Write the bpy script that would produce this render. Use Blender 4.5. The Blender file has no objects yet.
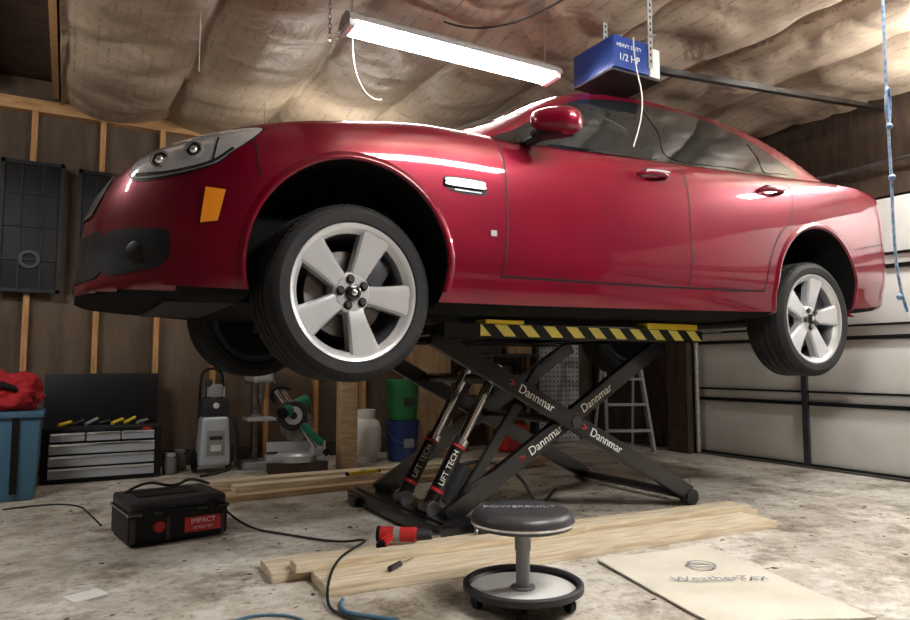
import bpy, bmesh, math, random
import numpy as np
from mathutils import Vector, Matrix, noise
from mathutils.bvhtree import BVHTree
random.seed(7)
C=bpy.context; D=bpy.data; SC=C.scene
SC.view_settings.view_transform='Standard'

# ---------------------------------------------------------------- materials
def mat(name,col,rough=.5,metal=0,col2=None,ns=8,bump=0,bs=40,coat=0,emit=0,detail=5,lo=.35,hi=.65,stretch=None,spec=None,trans=0,cr=.06):
    m=D.materials.new(name); m.use_nodes=True
    nt=m.node_tree; N=nt.nodes; L=nt.links; b=N['Principled BSDF']
    b.inputs['Base Color'].default_value=(*col,1); b.inputs['Roughness'].default_value=rough; b.inputs['Metallic'].default_value=metal
    b.inputs['Coat Weight'].default_value=coat; b.inputs['Coat Roughness'].default_value=cr
    if spec is not None: b.inputs['Specular IOR Level'].default_value=spec
    if trans: b.inputs['Transmission Weight'].default_value=trans
    if emit:
        b.inputs['Emission Color'].default_value=(*col,1); b.inputs['Emission Strength'].default_value=emit
    if col2 or bump:
        tc=N.new('ShaderNodeTexCoord'); mp=N.new('ShaderNodeMapping'); L.new(tc.outputs['Object'],mp.inputs[0])
        if stretch: mp.inputs['Scale'].default_value=stretch
    if col2:
        n=N.new('ShaderNodeTexNoise'); n.inputs['Scale'].default_value=ns; n.inputs['Detail'].default_value=detail; L.new(mp.outputs[0],n.inputs['Vector'])
        r=N.new('ShaderNodeValToRGB'); r.color_ramp.elements[0].position=lo; r.color_ramp.elements[1].position=hi
        r.color_ramp.elements[0].color=(*col,1); r.color_ramp.elements[1].color=(*col2,1)
        L.new(n.outputs[0],r.inputs[0]); L.new(r.outputs[0],b.inputs['Base Color'])
    if bump:
        n2=N.new('ShaderNodeTexNoise'); n2.inputs['Scale'].default_value=bs; n2.inputs['Detail'].default_value=4; L.new(mp.outputs[0],n2.inputs['Vector'])
        bp=N.new('ShaderNodeBump'); bp.inputs['Strength'].default_value=bump; bp.inputs['Distance'].default_value=.01
        L.new(n2.outputs[0],bp.inputs['Height']); L.new(bp.outputs[0],b.inputs['Normal'])
    return m
M={}
M['paint']=mat('car_paint_red',(.165,.0012,.0150),.34,.35,coat=1,col2=(.130,.0012,.0130),ns=3,cr=.04,spec=.12)
M['black']=mat('black_plastic',(.006,.006,.007),.5,spec=.25)
M['blackgloss']=mat('black_gloss',(.008,.008,.010),.16,coat=.3)
M['liner']=mat('wheel_liner',(.006,.006,.006),.9,spec=.1)
M['glass']=mat('window_glass_dark',(.010,.012,.013),.04,coat=.2)
M['chrome']=mat('chrome',(.82,.82,.83),.14,.95)
M['alloy']=mat('alloy_silver',(.60,.61,.63),.24,.5,coat=.4)
M['alloyd']=mat('alloy_barrel',(.16,.16,.17),.4,.8)
M['rubber']=mat('tire_rubber',(.011,.011,.012),.7,bump=.15,bs=90,spec=.3)
M['steel']=mat('steel',(.30,.30,.31),.35,.9,col2=(.18,.16,.15),ns=20)
M['amber']=mat('amber_lens',(.90,.30,.02),.2,coat=1)
M['lens']=mat('headlight_lens',(.58,.59,.61),.10,.5,coat=1,cr=.02)
M['lensd']=mat('headlight_inner',(.05,.05,.055),.15,.5,coat=1)
M['lensw']=mat('headlight_bulb',(.85,.86,.88),.06,.8,coat=1)
M['red']=mat('red_plastic',(.45,.01,.01),.4)
M['redlab']=mat('red_label',(.5,.02,.02),.5)
M['white']=mat('white_paint',(.75,.75,.73),.5)
M['doorw']=mat('garage_door_white',(.76,.76,.74),.55,col2=(.67,.66,.64),ns=2.5)
M['wood']=mat('lumber_pine',(.60,.44,.27),.7,col2=(.42,.29,.16),ns=6,stretch=(1,9,9),bump=.2)
M['studw']=mat('stud_wood',(.50,.27,.10),.7,col2=(.34,.17,.06),ns=6,stretch=(9,9,1),bump=.15)
M['platew']=mat('plate_wood',(.50,.30,.13),.7,col2=(.33,.17,.07),ns=5,stretch=(1,9,9),bump=.15)
M['plankw']=mat('plank_pale',(.76,.67,.51),.7,col2=(.54,.43,.29),ns=5,stretch=(1,12,12),bump=.2)
M['panel']=mat('plywood_wall',(.115,.078,.052),.8,col2=(.068,.046,.030),ns=3,stretch=(3,3,.6),bump=.2)
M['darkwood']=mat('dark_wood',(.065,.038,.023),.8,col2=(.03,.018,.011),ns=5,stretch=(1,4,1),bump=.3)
M['debris']=mat('wood_debris',(.16,.10,.06),.9,col2=(.05,.03,.02),ns=4)
M['ply']=mat('plywood_sheet',(.38,.26,.14),.7,col2=(.26,.16,.08),ns=4,stretch=(4,4,.7))
M['card']=mat('cardboard_mat',(.74,.70,.61),.8,col2=(.62,.58,.49),ns=4,bump=.1)
M['cardp']=mat('print_ink',(.20,.22,.26),.7)
M['liftb']=mat('lift_black_enamel',(.006,.006,.007),.28,coat=.35,bump=.05,bs=30)
M['yellow']=mat('yellow_paint',(.85,.62,.04),.45)
M['green']=mat('green_plastic',(.02,.20,.06),.45)
M['lgreen']=mat('green_metal',(.012,.19,.10),.35,.2)
M['bluep']=mat('blue_plastic',(.015,.04,.18),.45)
M['bluebin']=mat('blue_bin',(.06,.16,.26),.5)
M['grey']=mat('grey_plastic',(.28,.29,.30),.45)
M['lgrey']=mat('light_grey_metal',(.56,.59,.62),.35,.3)
M['chestg']=mat('chest_drawer_grey',(.52,.57,.63),.4,.2)
M['dgrey']=mat('dark_grey',(.035,.035,.04),.45,spec=.3)
M['panb']=mat('panel_black',(.010,.010,.012),.5,spec=.25)
M['opblue']=mat('opener_blue',(.015,.05,.26),.4)
M['galv']=mat('galvanised_steel',(.55,.56,.57),.4,.6,col2=(.45,.45,.46),ns=25)
M['rope']=mat('rope_blue_white',(.65,.75,.88),.8,col2=(.15,.35,.72),ns=60)
M['cable']=mat('black_cable',(.010,.010,.010),.5)
M['cord']=mat('white_cord',(.62,.6,.55),.7)
M['jar']=mat('jar_glass',(.45,.47,.45),.1,trans=.6)
M['seat']=mat('stool_vinyl',(.045,.045,.05),.38,bump=.1,bs=60)
M['tube']=mat('fluorescent_tube',(1,.99,.96),.4,emit=95)
M['tube2']=mat('fluorescent_tube_b',(1,.985,.95),.4,emit=265)
M['fill_l']=mat('fill_emission_left',(1,.97,.92),.4,emit=150)  # emission for the added fill lamp at the left
M['fill_b']=mat('fill_emission_back',(1,.94,.85),.4,emit=34)  # emission for the added fill lamp behind the car
M['redcloth']=mat('red_fabric',(.42,.012,.02),.85,bump=.4,bs=20)

def concrete():
    m=D.materials.new('concrete_floor'); m.use_nodes=True; nt=m.node_tree; N=nt.nodes; L=nt.links; b=N['Principled BSDF']
    tc=N.new('ShaderNodeTexCoord')
    def nz(s,d=8,r=.6):
        n=N.new('ShaderNodeTexNoise'); n.inputs['Scale'].default_value=s; n.inputs['Detail'].default_value=d; n.inputs['Roughness'].default_value=r; L.new(tc.outputs['Object'],n.inputs['Vector']); return n
    def ramp(n,p0,c0,p1,c1):
        r=N.new('ShaderNodeValToRGB'); e=r.color_ramp.elements; e[0].position=p0;e[0].color=(*c0,1);e[1].position=p1;e[1].color=(*c1,1); L.new(n.outputs[0],r.inputs[0]); return r
    def mix(a,bb,mode,f=1):
        x=N.new('ShaderNodeMixRGB'); x.blend_type=mode; x.inputs[0].default_value=f; L.new(a.outputs[0],x.inputs[1]); L.new(bb.outputs[0],x.inputs[2]); return x
    a=ramp(nz(1.1),.35,(.42,.38,.325),.62,(.70,.675,.62))
    s=ramp(nz(2.6,10,.74),.38,(.34,.29,.235),.50,(1,1,1))
    k=ramp(nz(24,6,.7),.33,(.38,.30,.23),.44,(1,1,1))
    w=ramp(nz(8,9,.75),.40,(.66,.62,.56),.57,(1,1,1))
    x=mix(mix(mix(a,s,'MULTIPLY',.85),k,'MULTIPLY',.8),w,'MULTIPLY',.9)
    L.new(x.outputs[0],b.inputs['Base Color']); b.inputs['Roughness'].default_value=.62
    bp=N.new('ShaderNodeBump'); bp.inputs['Strength'].default_value=.25; bp.inputs['Distance'].default_value=.01; L.new(nz(30,8).outputs[0],bp.inputs['Height']); L.new(bp.outputs[0],b.inputs['Normal'])
    return m
M['concrete']=concrete()
def insul():
    m=D.materials.new('insulation_kraft'); m.use_nodes=True; nt=m.node_tree; N=nt.nodes; L=nt.links; b=N['Principled BSDF']
    tc=N.new('ShaderNodeTexCoord')
    n=N.new('ShaderNodeTexNoise'); n.inputs['Scale'].default_value=2; n.inputs['Detail'].default_value=6; L.new(tc.outputs['Object'],n.inputs['Vector'])
    r=N.new('ShaderNodeValToRGB'); e=r.color_ramp.elements; e[0].position=.3;e[0].color=(.37,.285,.20,1);e[1].position=.7;e[1].color=(.49,.395,.295,1); L.new(n.outputs[0],r.inputs[0])
    mp=N.new('ShaderNodeMapping'); mp.inputs['Rotation'].default_value=(0,0,math.radians(90)); L.new(tc.outputs['Object'],mp.inputs[0])
    br=N.new('ShaderNodeTexBrick'); br.inputs['Scale'].default_value=3.0; br.inputs['Mortar Size'].default_value=.085; br.inputs['Brick Width'].default_value=.9; br.inputs['Row Height'].default_value=.20
    br.inputs['Color1'].default_value=(1,1,1,1); br.inputs['Color2'].default_value=(0,0,0,1); br.inputs['Mortar'].default_value=(0,0,0,1); br.inputs['Bias'].default_value=-.35
    L.new(mp.outputs[0],br.inputs['Vector'])
    n2=N.new('ShaderNodeTexNoise'); n2.inputs['Scale'].default_value=38; n2.inputs['Detail'].default_value=1; L.new(tc.outputs['Object'],n2.inputs['Vector'])
    g=N.new('ShaderNodeMath'); g.operation='GREATER_THAN'; g.inputs[1].default_value=.50; L.new(n2.outputs[0],g.inputs[0])
    mu=N.new('ShaderNodeMath'); mu.operation='MULTIPLY'; L.new(g.outputs[0],mu.inputs[0]); L.new(br.outputs['Color'],mu.inputs[1])
    m2=N.new('ShaderNodeMath'); m2.operation='MULTIPLY'; m2.inputs[1].default_value=.6; L.new(mu.outputs[0],m2.inputs[0])
    mx=N.new('ShaderNodeMixRGB'); mx.inputs[2].default_value=(.12,.11,.14,1); L.new(m2.outputs[0],mx.inputs[0]); L.new(r.outputs[0],mx.inputs[1]); L.new(mx.outputs[0],b.inputs['Base Color'])
    b.inputs['Roughness'].default_value=.45
    n3=N.new('ShaderNodeTexNoise'); n3.inputs['Scale'].default_value=3.6; n3.inputs['Detail'].default_value=4; n3.inputs['Distortion'].default_value=.9; L.new(tc.outputs['Object'],n3.inputs['Vector'])
    bp=N.new('ShaderNodeBump'); bp.inputs['Strength'].default_value=.6; bp.inputs['Distance'].default_value=.045; L.new(n3.outputs[0],bp.inputs['Height']); L.new(bp.outputs[0],b.inputs['Normal'])
    return m
M['insul']=insul()
def hazard():
    m=D.materials.new('hazard_stripes'); m.use_nodes=True; nt=m.node_tree; N=nt.nodes; L=nt.links; b=N['Principled BSDF']
    tc=N.new('ShaderNodeTexCoord'); sp=N.new('ShaderNodeSeparateXYZ'); L.new(tc.outputs['Object'],sp.inputs[0])
    a=N.new('ShaderNodeMath'); a.operation='ADD'; L.new(sp.outputs[0],a.inputs[0]); L.new(sp.outputs[2],a.inputs[1])
    d=N.new('ShaderNodeMath'); d.operation='DIVIDE'; d.inputs[1].default_value=.155; L.new(a.outputs[0],d.inputs[0])
    f=N.new('ShaderNodeMath'); f.operation='FRACT'; L.new(d.outputs[0],f.inputs[0])
    g=N.new('ShaderNodeMath'); g.operation='GREATER_THAN'; g.inputs[1].default_value=.5; L.new(f.outputs[0],g.inputs[0])
    mx=N.new('ShaderNodeMixRGB'); mx.inputs[1].default_value=(.008,.008,.008,1); mx.inputs[2].default_value=(.95,.82,.20,1); L.new(g.outputs[0],mx.inputs[0]); L.new(mx.outputs[0],b.inputs['Base Color'])
    return m
M['hazard']=hazard()

# ---------------------------------------------------------------- helpers
def link(o,parent=None):
    SC.collection.objects.link(o)
    if parent: o.parent=parent
    return o
def G(name,loc=(0,0,0),rz=0):
    e=D.objects.new(name,None); e.location=loc; e.rotation_euler=(0,0,rz); e.empty_display_size=.1; SC.collection.objects.link(e); return e
def mk(name,vs,fs,m,parent=None,smooth=False,loc=None,rot=None,angle=None):
    me=D.meshes.new(name); me.from_pydata([tuple(v) for v in vs],[],fs); me.update()
    if m: me.materials.append(M[m] if isinstance(m,str) else m)
    if smooth:
        me.polygons.foreach_set('use_smooth',[True]*len(me.polygons))
        if angle: me.set_sharp_from_angle(angle=math.radians(angle))
    o=D.objects.new(name,me)
    if loc: o.location=loc
    if rot: o.rotation_euler=rot
    return link(o,parent)
def bmo(name,bm,m,parent=None,smooth=False,angle=35,loc=None,rot=None):
    me=D.meshes.new(name); bm.to_mesh(me); bm.free()
    me.materials.append(M[m] if isinstance(m,str) else m)
    if smooth:
        me.polygons.foreach_set('use_smooth',[True]*len(me.polygons)); me.set_sharp_from_angle(angle=math.radians(angle))
    o=D.objects.new(name,me)
    if loc: o.location=loc
    if rot: o.rotation_euler=rot
    return link(o,parent)
def box(name,c,s,m,parent=None,rot=None,bev=0,seg=2,taper=None):
    bm=bmesh.new(); bmesh.ops.create_cube(bm,size=1)
    for v in bm.verts:
        k=1
        if taper and v.co.z>0: k=taper
        v.co=Vector((v.co.x*s[0]*k,v.co.y*s[1]*k,v.co.z*s[2]))
    if bev: bmesh.ops.bevel(bm,geom=list(bm.edges),offset=bev,segments=seg,affect='EDGES',profile=.6)
    return bmo(name,bm,m,parent,smooth=bool(bev),loc=c,rot=rot,angle=40)
def cyl(name,p1,p2,r,m,parent=None,r2=None,seg=24,bev=0):
    p1=Vector(p1);p2=Vector(p2); d=p2-p1
    bm=bmesh.new(); bmesh.ops.create_cone(bm,cap_ends=True,segments=seg,radius1=r,radius2=r if r2 is None else r2,depth=d.length)
    if bev: bmesh.ops.bevel(bm,geom=[e for e in bm.edges if len(e.link_faces)==2 and any(len(f.verts)>4 for f in e.link_faces)],offset=bev,segments=3,affect='EDGES')
    o=bmo(name,bm,m,parent,smooth=True,angle=40,loc=(p1+p2)/2)
    o.rotation_euler=d.to_track_quat('Z','Y').to_euler(); return o
def beam(name,p1,p2,w,h,m,parent=None,bev=.004):
    p1=Vector(p1);p2=Vector(p2);d=p2-p1;L=d.length;x=d.normalized()
    up=Vector((0,0,1)) if abs(x.z)<.98 else Vector((1,0,0))
    y=up.cross(x).normalized(); z=x.cross(y)
    bm=bmesh.new(); bmesh.ops.create_cube(bm,size=1)
    for v in bm.verts: v.co=Vector((v.co.x*L,v.co.y*w,v.co.z*h))
    if bev: bmesh.ops.bevel(bm,geom=list(bm.edges),offset=bev,segments=2,affect='EDGES')
    o=bmo(name,bm,m,parent,smooth=bool(bev),loc=(p1+p2)/2)
    o.rotation_euler=Matrix((x,y,z)).transposed().to_euler(); return o
def lathe(name,prof,m,parent=None,axis='Z',seg=48,angle=35,loc=None,rot=None,close=False):
    vs=[];fs=[];n=len(prof)
    for i in range(seg):
        a=2*math.pi*i/seg;c=math.cos(a);s=math.sin(a)
        for r,h in prof: vs.append((r*c,r*s,h) if axis=='Z' else (r*c,h,r*s))
    for i in range(seg):
        j=(i+1)%seg
        for k in range(n if close else n-1):
            k2=(k+1)%n; f=(i*n+k,j*n+k,j*n+k2,i*n+k2); fs.append(f if axis=='Z' else f[::-1])
    o=mk(name,vs,fs,m,parent,True,loc,rot,angle)
    bm=bmesh.new(); bm.from_mesh(o.data); bmesh.ops.remove_doubles(bm,verts=bm.verts,dist=1e-5); bmesh.ops.recalc_face_normals(bm,faces=bm.faces); bm.to_mesh(o.data); bm.free()
    return o
def tube(name,pts,r,m,parent=None,smooth=True,res=6):
    cu=D.curves.new(name,'CURVE'); cu.dimensions='3D'; cu.bevel_depth=r; cu.bevel_resolution=2; cu.resolution_u=res; cu.use_fill_caps=True
    sp=cu.splines.new('NURBS' if smooth else 'POLY'); sp.points.add(len(pts)-1)
    for p,q in zip(sp.points,pts): p.co=(*q,1)
    if smooth: sp.use_endpoint_u=True; sp.order_u=3
    cu.materials.append(M[m]); o=D.objects.new(name,cu); link(o)
    dg=C.evaluated_depsgraph_get(); me=D.meshes.new_from_object(o.evaluated_get(dg)); D.objects.remove(o)
    o=D.objects.new(name,me); return link(o,parent)
def text(name,s,size,m,parent,loc,rot,ext=.0008):
    cu=D.curves.new(name,'FONT'); cu.body=s; cu.size=size; cu.extrude=ext; cu.align_x='CENTER'; cu.align_y='CENTER'; cu.materials.append(M[m])
    o=D.objects.new(name,cu); link(o); dg=C.evaluated_depsgraph_get(); me=D.meshes.new_from_object(o.evaluated_get(dg)); D.objects.remove(o)
    o=D.objects.new(name,me); o.location=loc
    if isinstance(rot,Matrix): o.rotation_euler=rot.to_euler()
    else: o.rotation_euler=rot
    return link(o,parent)
def ip(tab,x):
    xs=[t[0] for t in tab]; ys=[t[1] for t in tab]
    if x<=xs[0]: return ys[0]
    if x>=xs[-1]: return ys[-1]
    n=len(xs); k=max(i for i in range(n-1) if xs[i]<=x)
    def sl(i): return (ys[i+1]-ys[i])/(xs[i+1]-xs[i])
    def tg(i):
        if i==0: return sl(0)
        if i==n-1: return sl(n-2)
        a,b=sl(i-1),sl(i)
        return 0 if a*b<=0 else 2*a*b/(a+b)
    h=xs[k+1]-xs[k]; t=(x-xs[k])/h; t2=t*t;t3=t2*t
    return (2*t3-3*t2+1)*ys[k]+(t3-2*t2+t)*h*tg(k)+(-2*t3+3*t2)*ys[k+1]+(t3-t2)*h*tg(k+1)
def catmull(pts,n):
    P=[np.array(p,float) for p in pts]; P=[2*P[0]-P[1]]+P+[2*P[-1]-P[-2]]
    out=[]
    for i in range(1,len(P)-2):
        for j in range(12):
            t=j/12; a,b,c,d=P[i-1:i+3]
            out.append(.5*((2*b)+(-a+c)*t+(2*a-5*b+4*c-d)*t*t+(-a+3*b-3*c+d)*t**3))
    out.append(P[-2]); out=np.array(out)
    if n is None: return out
    s=np.concatenate([[0],np.cumsum(np.linalg.norm(np.diff(out,axis=0),axis=1))])
    u=np.linspace(0,s[-1],n)
    return np.stack([np.interp(u,s,out[:,k]) for k in range(out.shape[1])],1)

# ---------------------------------------------------------------- room
HX=5.6; YB=6.55; ZC=3.1
box('floor',(1.6,2.6,-.05),(9,9,.1),'concrete')
box('wall_back',(1.6,YB+.05,ZC/2),(8.6,.1,ZC+.3),'panel')
box('wall_left',(-2.55,2.55,ZC/2),(.1,8.2,ZC+.3),'panel')
box('wall_front',(1.6,-1.55,ZC/2),(8.6,.1,ZC+.3),'panel')
wr=G('wall_right')
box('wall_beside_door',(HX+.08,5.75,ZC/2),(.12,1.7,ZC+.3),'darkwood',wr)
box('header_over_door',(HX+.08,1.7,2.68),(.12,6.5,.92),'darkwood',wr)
nx,ny=250,200; vs=[];fs=[]
x0,x1,y0,y1=-.12,HX+.05,-1.5,YB
for i in range(nx+1):
    for j in range(ny+1):
        x=x0+(x1-x0)*i/nx; y=y0+(y1-y0)*j/ny
        xx=x+.05*noise.noise(Vector((x*.6,y*1.1,3)))
        ph=((xx+.08)/.80)%1.0
        sag=.160*(math.sin(math.pi*ph)**.42)
        n=.055*noise.noise(Vector((x*1.4,y*1.1,0)))+.028*noise.noise(Vector((x*2.6,y*3.4,7)))+.006*noise.noise(Vector((x*9,y*6,2)))
        cr=-.05*max(0,.25-abs(noise.noise(Vector((x*1.2,y*2.6,11)))))*4*.5
        vs.append((x,y,ZC-sag+(n-cr)*min(1,4*math.sin(math.pi*ph)+.15)))
for i in range(nx):
    for j in range(ny):
        a=i*(ny+1)+j; fs.append((a,a+1,a+ny+2,a+ny+1))
ce=G('ceiling')
mk('insulation',vs,fs,'insul',ce,True)
box('roof_deck',(1.6,2.6,ZC+.20),(8.7,8.4,.06),'darkwood',ce)
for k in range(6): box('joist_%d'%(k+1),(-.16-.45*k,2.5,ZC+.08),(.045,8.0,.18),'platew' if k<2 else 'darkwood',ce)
st=G('trim_1')
for k,x in enumerate([-.78,-.30,.20,.67,1.15,1.63,2.11,2.6,3.1,3.6,4.1,4.6,5.1]):
    box('stud_%d'%(k+1),(x,YB-.045,1.5),(.042,.09,2.96),'studw',st)
box('top_plate',(1.6,YB-.05,3.0),(7.9,.10,.10),'platew',st)
box('trim_2',(1.6,YB-.02,.07),(7.9,.04,.14),'darkwood')

# garage door
gd=G('door_1')
for k in range(4):
    zc=.275+.55*k
    box('section_%d'%(k+1),(HX,1.75,zc),(.04,6.3,.535),'doorw',gd,bev=.006)
    if k: box('strut_%d'%k,(HX-.03,1.75,.55*k+.0),(.03,6.3,.032),'black',gd)
    box('rail_%d'%(k+1),(HX-.03,1.75,.55*k+.10 if k else .03),(.03,6.3,.018),'black',gd)
for k,y in enumerate([3.72,2.55,1.3]): box('stile_%d'%(k+1),(HX-.035,y,1.1),(.03,.05,2.16),'dgrey',gd)
box('door_jamb',(HX-.10,5.02,1.15),(.16,.26,2.3),'darkwood',gd)
cyl('torsion_bar',(HX-.12,-1.2,2.45),(HX-.12,4.9,2.45),.016,'steel',gd)
tube('door_track',[(HX-.09,4.84,.02),(HX-.09,4.84,2.0),(HX-.12,4.84,2.25),(HX-.35,4.84,2.42),(3.4,4.84,2.5)],.022,'galv',gd)

# ---------------------------------------------------------------- car
car=G('sedan_car',(.06,3.40,.911)); car.rotation_euler=(0,-.0143,0)
WT=[(0,.30),(.03,.45),(.08,.56),(.15,.65),(.25,.74),(.4,.83),(.55,.882),(.87,.925),(1.4,.93),(2.4,.94),(3.4,.945),(3.8,.95),(4.3,.93),(4.55,.89),(4.74,.82),(4.84,.70),(4.90,.50)]
ZS=[(0,.64),(.05,.70),(.12,.745),(.3,.81),(.55,.872),(.8,.918),(1.3,.972),(1.7,.965),(2.5,.985),(3.5,1.02),(4.3,1.05),(4.78,1.03),(4.90,.95)]
ZT=[(0,.70),(.05,.78),(.12,.825),(.3,.885),(.55,.935),(.8,.972),(1.3,1.025),(1.7,1.0),(2.5,1.01),(3.5,1.04),(4.1,1.11),(4.65,1.125),(4.80,1.10),(4.90,1.0)]
ZBt=[(0,.245),(.06,.235),(.3,.225),(.8,.20),(1.2,.19),(3.5,.19),(4.1,.22),(4.55,.25),(4.82,.28),(4.90,.36)]
def section(X):
    W=ip(WT,X);zb=ip(ZBt,X);zs=ip(ZS,X);zt=ip(ZT,X)
    mid=.55 if zs>.75 else zs-.14
    pts=[(0,zb),(.5*W,zb),(.82*W,zb+.002),(.945*W,zb+.018),(.968*W,zb+.07),(.978*W,zb+.125),(.998*W,zb+.20),(1.0*W,mid+.02),(.994*W,mid*.4+zs*.6-.02),(.972*W,zs-.05),(.935*W,zs-.008),(.86*W,zs+.012),(.6*W,zs+.62*(zt-zs)+.008),(.3*W,zs+.92*(zt-zs)+.004),(0,zt)]
    return catmull(pts,64)
def lean(X,z):
    if X>.6: 
        if X>4.45:
            k=((X-4.45)/.45)**2; return -k*(.06*max(0,(.5-z)/.3)+.05*max(0,(z-.85)/.2))
        return 0
    k=(1-X/.6)**2
    l=.0
    if z>.52: l=.10*((z-.52)/.28)**1.5
    if z<.40: l=-.04*((.40-z)/.17)
    return l*k
Xs=list(np.concatenate([.0+.12*(np.linspace(0,1,12)**1.6),np.linspace(.14,4.62,150),4.90-.26*(np.linspace(1,0,16)**1.6)]))
rings=[]
for X in Xs:
    s=section(X); half=[(y,z) for y,z in s]
    ring=[(X+lean(X,z),-y,z) for y,z in half]+[(X+lean(X,z),y,z) for y,z in half[::-1][1:-1]]
    rings.append(ring)
def endcap(ring,dx):
    cz=sum(p[2] for p in ring)/len(ring); cx=sum(p[0] for p in ring)/len(ring); out=[]
    for s,k in ((.85,.55),(.6,.85),(.3,1.0)): out.append([(p[0]*s+cx*(1-s)+dx*k,p[1]*s,cz+(p[2]-cz)*s) for p in ring])
    return out
allr=endcap(rings[0],-.02)[::-1]+rings+endcap(rings[-1],.015)
n=len(allr[0]); vs=[p for r in allr for p in r]; fs=[]
for i in range(len(allr)-1):
    for k in range(n):
        k2=(k+1)%n; fs.append((i*n+k,(i+1)*n+k,(i+1)*n+k2,i*n+k2))
fs.append(tuple(range(n))); fs.append(tuple(range((len(allr)-1)*n,len(allr)*n))[::-1])
bm=bmesh.new(); me=D.meshes.new('t'); me.from_pydata(vs,[],fs); bm.from_mesh(me); bmesh.ops.recalc_face_normals(bm,faces=bm.faces)
body=bmo('body_shell',bm,'paint',car,True,50)
body.data.materials.append(M['liner'])
FH=(.915,.238); RH=(3.825,.19)      # hubs, drooping
ARCH=[(.905,.350,.402),(3.805,.335,.385)]
cut=[]
for (ax,az,R) in ARCH:
    for sgn in (-1,1):
        bmc=bmesh.new(); bmesh.ops.create_cone(bmc,cap_ends=True,segments=96,radius1=R,radius2=R,depth=.60)
        bmesh.ops.rotate(bmc,verts=bmc.verts,cent=(0,0,0),matrix=Matrix.Rotation(math.pi/2,3,'X'))
        bmesh.ops.translate(bmc,verts=bmc.verts,vec=(ax,sgn*(.60+.30-.02),az))
        c=bmo('cut',bmc,'liner',car); cut.append(c)
        md=body.modifiers.new('b','BOOLEAN'); md.operation='DIFFERENCE'; md.object=c; md.solver='EXACT'
C.view_layer.update(); dg=C.evaluated_depsgraph_get(); me2=D.meshes.new_from_object(body.evaluated_get(dg)); body.modifiers.clear(); body.data=me2
for c in cut: D.objects.remove(c)
me2.materials.clear(); me2.materials.append(M['paint']); me2.materials.append(M['liner'])
for p in me2.polygons:
    c=p.center; i=0
    for (ax,az,R) in ARCH:
        rr=math.hypot(c.x-ax,c.z-az)
        if rr<R+.001 and abs(c.y)<.96 : 
            if rr<R-.02 or abs(p.normal.y)<.5: i=1
    if p.normal.z<-.8 and c.z<.3: i=1
    p.material_index=i; p.use_smooth=True
me2.set_sharp_from_angle(angle=math.radians(38))

# greenhouse
ZCn=[(1.28,.98),(1.45,1.075),(1.7,1.195),(2.0,1.325),(2.2,1.39),(2.5,1.445),(2.9,1.465),(3.3,1.445),(3.6,1.39),(3.9,1.275),(4.15,1.16),(4.35,1.07)]
ZEd=[(1.28,.90),(1.5,.965),(1.7,1.075),(1.9,1.195),(2.14,1.325),(2.4,1.40),(2.8,1.437),(3.2,1.43),(3.5,1.385),(3.7,1.315),(3.9,1.20),(4.1,1.075),(4.35,.98)]
def wg(z): return .885-.47*max(0,z-.92)-.12*max(0,z-1.2)**1.2*2
rings=[]
for X in np.linspace(1.28,4.35,130):
    zc=ip(ZCn,X); ze=ip(ZEd,X); zb=.88
    ze=max(ze,zb+.02); we=wg(ze); wb=wg(.9)
    e=min(.03,(ze-zb)*.3)
    pts=[(wb,zb),(wg(zb+.5*(ze-zb)),zb+.5*(ze-zb)),(wg(ze-e),ze-e),(we-.012,ze),(we*.86,ze+.42*(zc-ze)),(we*.5,ze+.85*(zc-ze)),(0,zc)]
    if X<1.6: pts=[(a*(.93+.07*(X-1.28)/.32),b) for a,b in pts]
    s=catmull(pts,44)
    rings.append([(X,-y,z) for y,z in s]+[(X,y,z) for y,z in s[::-1][1:]])
n=len(rings[0]); vs=[p for r in rings for p in r]; fs=[]
for i in range(len(rings)-1):
    for k in range(n-1): fs.append((i*n+k,(i+1)*n+k,(i+1)*n+k+1,i*n+k+1))
fs.append(tuple(range(n))); fs.append(tuple(range((len(rings)-1)*n,len(rings)*n))[::-1])
bm=bmesh.new(); me=D.meshes.new('t'); me.from_pydata(vs,[],fs); bm.from_mesh(me); bmesh.ops.recalc_face_normals(bm,faces=bm.faces)
gh=bmo('roof_and_pillars',bm,'paint',car,True,40)
bb=bmesh.new(); bb.from_mesh(body.data); bb.from_mesh(gh.data); BV=BVHTree.FromBMesh(bb); bb.free()
def cast(p,d,off,far=1.5):
    d=Vector(d).normalized(); h=BV.ray_cast(Vector(p)-d*far,d)
    if h[0] is None: return None
    n=h[1]; n=n if n.dot(d)<0 else -n
    return h[0]+n*off
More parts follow.
